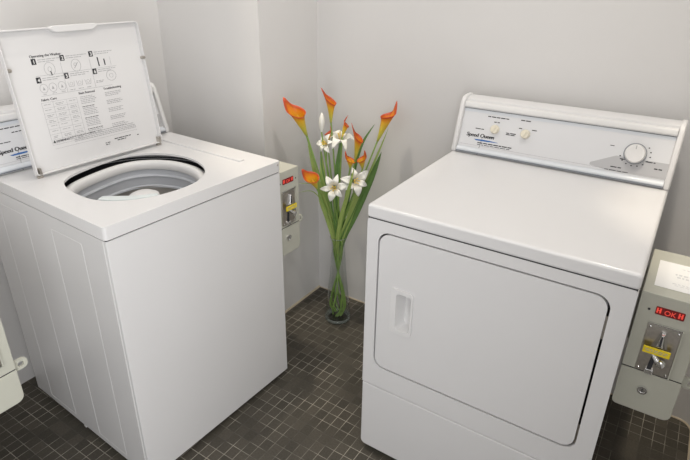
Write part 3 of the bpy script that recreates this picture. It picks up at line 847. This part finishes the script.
def lily(label, c, R, d, face, seed, droop=.25, group='white lilies in the vase', npet=6):
    """star of six pointed petals; face is the direction the flower looks (sideways, height, towards us)"""
    rn = random.Random(seed)
    f = (rA * face[0] + Vector((0, 0, face[1])) + nA * face[2]).normalized()
    Cp = P(c[0], c[1], d); Bp = Cp - f * (R * .75)
    root = empty('white_lily', Bp, 0, label, 'flower', group)
    x = f.cross(Vector((.1, .2, 1))).normalized(); y = f.cross(x)
    for k in range(npet):
        a = seed + k * 2 * PI / npet + rn.uniform(-.12, .12)
        u = x * math.cos(a) + y * math.sin(a); w = f.cross(u)
        l = R * rn.uniform(.88, 1.1) * (1 if k % 2 else .92); wd = R * (.27 if k % 2 else .21)
        bm = bmesh.new(); rows = []
        for i in range(11):
            t = i / 10
            rad = l * (.10 + .90 * t ** 1.35); out = R * .75 * min(1, t * 1.9) ** .8 - R * droop * t ** 3
            hw = wd * (math.sin(PI * min(1, t * .88 + .12)) ** .75) * (.45 + .55 * min(1, t * 2)) if t < 1 else .0005
            row = []
            for j in range(5):
                s = (j - 2) / 2
                row.append(bm.verts.new(u * rad + w * (hw * s) + f * (out + abs(s) * hw * .28)))
            rows.append(row)
        for p, q in zip(rows, rows[1:]):
            for j in range(4): bm.faces.new((p[j], p[j + 1], q[j + 1], q[j]))
        o = obj('petal', bm, M['petal'], root, angle=120)
        md = o.modifiers.new('thickness', 'SOLIDIFY'); md.thickness = .0009; md.offset = 0
    for k in range(5):
        a = k * 2 * PI / 5 + seed
        u = x * math.cos(a) + y * math.sin(a)
        bm = bmesh.new(); tube(bm, [f * (R * .2), f * (R * .6) + u * (R * .10), f * (R * .86) + u * (R * .17)], [.0012, .0012, .0028], 6)
        obj('stamen', bm, M['stamen'], root, label='yellow stamen')
    bm = bmesh.new()
    sp = stem_path(c[0], c[1] - R * .9, d - R * .5, rn.uniform(0, 2 * PI), 0)
    pts = [Vector((0, 0, 0)), (sp[0] - Bp) * .5] + [p - Bp for p in sp[2:]]
    tube(bm, pts, .0032, 8)
    obj('stem', bm, M['stem'], root)
    return root
lily('white lily star facing us, lower left of the white lily pair', (-.021, .690), .060, .075, (-.1, .25, 1), .35)
lily('white lily star facing us, right of the white lily pair', (.072, .716), .066, .06, (.35, .35, 1), .9)
lily('white lily at the upper left of the bunch looking up and left', (-.062, .862), .045, .01, (-.5, .4, .6), 1.4)
lily('white lily high in the bunch centre with its petals arching sideways', (.006, .888), .068, -.02, (.1, .9, .3), .2, .6)

def bud(label, base, top, R, d):
    Bp, Tp = P(*base, d), P(*top, d)
    root = empty('lily_bud', Bp, 0, label, 'flower bud')
    ax = (Tp - Bp).normalized(); L = (Tp - Bp).length
    T = ax.to_track_quat('Z', 'Y').to_matrix().to_4x4()
    bm = bmesh.new(); lathe(bm, [(.003, 0), (R * .7, L * .2), (R, L * .5), (R * .85, L * .72), (R * .35, L * .93), (0, L)], 12, T=T)
    obj('bud', bm, M['petal'], root)
    bm = bmesh.new(); tube(bm, [p - Bp for p in stem_path(base[0], base[1], d, 2.2, 0)], .003, 8)
    obj('stem', bm, M['stem'], root)
bud('closed pale lily bud standing upright left of the tallest calla', (-.072, .905), (-.070, .985), .012, 0)

def blade(label, pts, wd, m, d0, d1, twist=0., group='long green leaves in the vase'):
    """strap leaf along (sideways, height) points"""
    n0 = len(pts)
    path = catmull([P(a, z, d0 + (d1 - d0) * i / (n0 - 1)) for i, (a, z) in enumerate(pts)], 7)
    bm = bmesh.new(); rows = []; n = len(path); o0 = path[0].copy()
    for i, p in enumerate(path):
        t = i / (n - 1)
        tan = (path[min(i + 1, n - 1)] - path[max(i - 1, 0)]).normalized()
        fac = nA * math.cos(twist * t) + rA * math.sin(twist * t)
        w = tan.cross(fac).normalized(); nn = w.cross(tan)
        hw = wd * .5 * (.30 + .70 * math.sin(PI * min(1, .12 + t * .62))) * (1 if t < .72 else max(.03, (1 - ((t - .72) / .28) ** 1.6)))
        rows.append([bm.verts.new(p - o0 + w * (hw * s) + nn * (abs(s) * hw * .35)) for s in (-1, -.5, 0, .5, 1)])
    for a, b in zip(rows, rows[1:]):
        for j in range(4): bm.faces.new((a[j], a[j + 1], b[j + 1], b[j]))
    o = obj('leaf_blade', bm, M[m], None, angle=120)
    md = o.modifiers.new('thickness', 'SOLIDIFY'); md.thickness = .001; md.offset = 0
    o.location = o0
    o['label'] = label; o['category'] = 'leaf'; o['group'] = group
blade('broad dark green leaf leaning right beside the dryer top', [(.004, .33), (.022, .43), (.075, .56), (.13, .71), (.172, .832)], .030, 'leafdark', .005, .03, .3)
blade('thin straight leaf rising behind the far right calla', [(.002, .33), (.016, .42), (.09, .62), (.15, .78), (.201, .918)], .010, 'leaf', -.01, -.02, .2)
blade('thin dark leaf jutting up right behind the slender calla', [(.000, .34), (.012, .43), (.05, .65), (.09, .83), (.146, .926)], .013, 'leafdark', -.01, -.05, .2)
blade('long leaf running along the stem of the far left calla', [(-.003, .33), (-.02, .42), (-.055, .58), (-.095, .72), (-.128, .86)], .022, 'leaf', .0, .01, -.2)
blade('broad leaf rising left of centre below the upper lily', [(-.002, .33), (-.016, .42), (-.045, .56), (-.066, .70), (-.075, .83)], .026, 'leaf', .002, -.01, .2)
blade('broad dark leaf upright in the bunch centre behind the lily pair', [(0, .34), (-.004, .43), (-.01, .60), (-.004, .75), (.006, .87)], .026, 'leafdark', -.008, -.02, .1)
blade('bright leaf crossing in front between the two white lilies', [(.001, .33), (-.004, .43), (.008, .54), (.035, .66), (.062, .79)], .017, 'leaf', .012, .095, .2)
blade('bright broad leaf right of centre below the right lily', [(.003, .33), (.014, .43), (.048, .54), (.078, .65), (.098, .76)], .026, 'leaf', .006, .03, .2)
blade('grass-thin leaf arching out to the left over the low calla stem', [(-.004, .36), (-.02, .46), (-.05, .60), (-.095, .69), (-.168, .698)], .005, 'leaf', .01, .05, .1)
blade('grass-thin leaf arching lowest to the left below the low calla', [(-.004, .36), (-.02, .46), (-.052, .58), (-.105, .662), (-.165, .664)], .004, 'leaf', .01, .06, .1)
blade('narrow dark sprout standing left of the white lily pair', [(-.002, .36), (-.010, .45), (-.036, .62), (-.066, .74), (-.078, .855)], .007, 'leafdark', .01, .03, .1)
blade('narrow dark sprout standing straight above the left lily', [(.0, .36), (-.004, .45), (-.016, .62), (-.012, .74), (-.006, .815)], .007, 'leafdark', .012, .03, .1)
blade('slim leaf at the left edge of the bunch under the low calla', [(-.004, .33), (-.020, .42), (-.052, .54), (-.075, .62), (-.088, .70)], .016, 'leaf', .01, .05, .1)

# ---------------------------------------------------------------- camera
M3 = None
def cam_matrix(rx, ry, rz, loc):
    Z = Matrix.Rotation(rz, 3, 'Z'); X = Matrix.Rotation(rx, 3, 'X'); Y = Matrix.Rotation(ry, 3, 'Y')
    R = Z @ X @ Y                                     # columns: right, forward, up
    c = R.col
    m = Matrix((c[0], c[2], -c[1])).transposed().to_4x4()
    m.translation = loc
    return m
cd = bpy.data.cameras.new('camera'); cam = bpy.data.objects.new('camera', cd); C.objects.link(cam)
cam.matrix_world = cam_matrix(-.4307, -.0089, .5820, Vector((.6862, -1.1892, 1.4999)))
cd.sensor_width = 36; cd.lens = 538.58 / 690 * 36; cd.shift_x = 6.009 / 690; cd.shift_y = -12.114 / 690
cd.clip_start = .02
bpy.context.scene.camera = cam

w = bpy.data.worlds.new('world'); bpy.context.scene.world = w; w.use_nodes = True
w.node_tree.nodes['Background'].inputs['Color'].default_value = (.75, .8, .9, 1)
w.node_tree.nodes['Background'].inputs['Strength'].default_value = .2
vs = bpy.context.scene.view_settings
vs.view_transform = 'Standard'; vs.look = 'None'; vs.exposure = .09; vs.gamma = 1; vs.use_curve_mapping = False
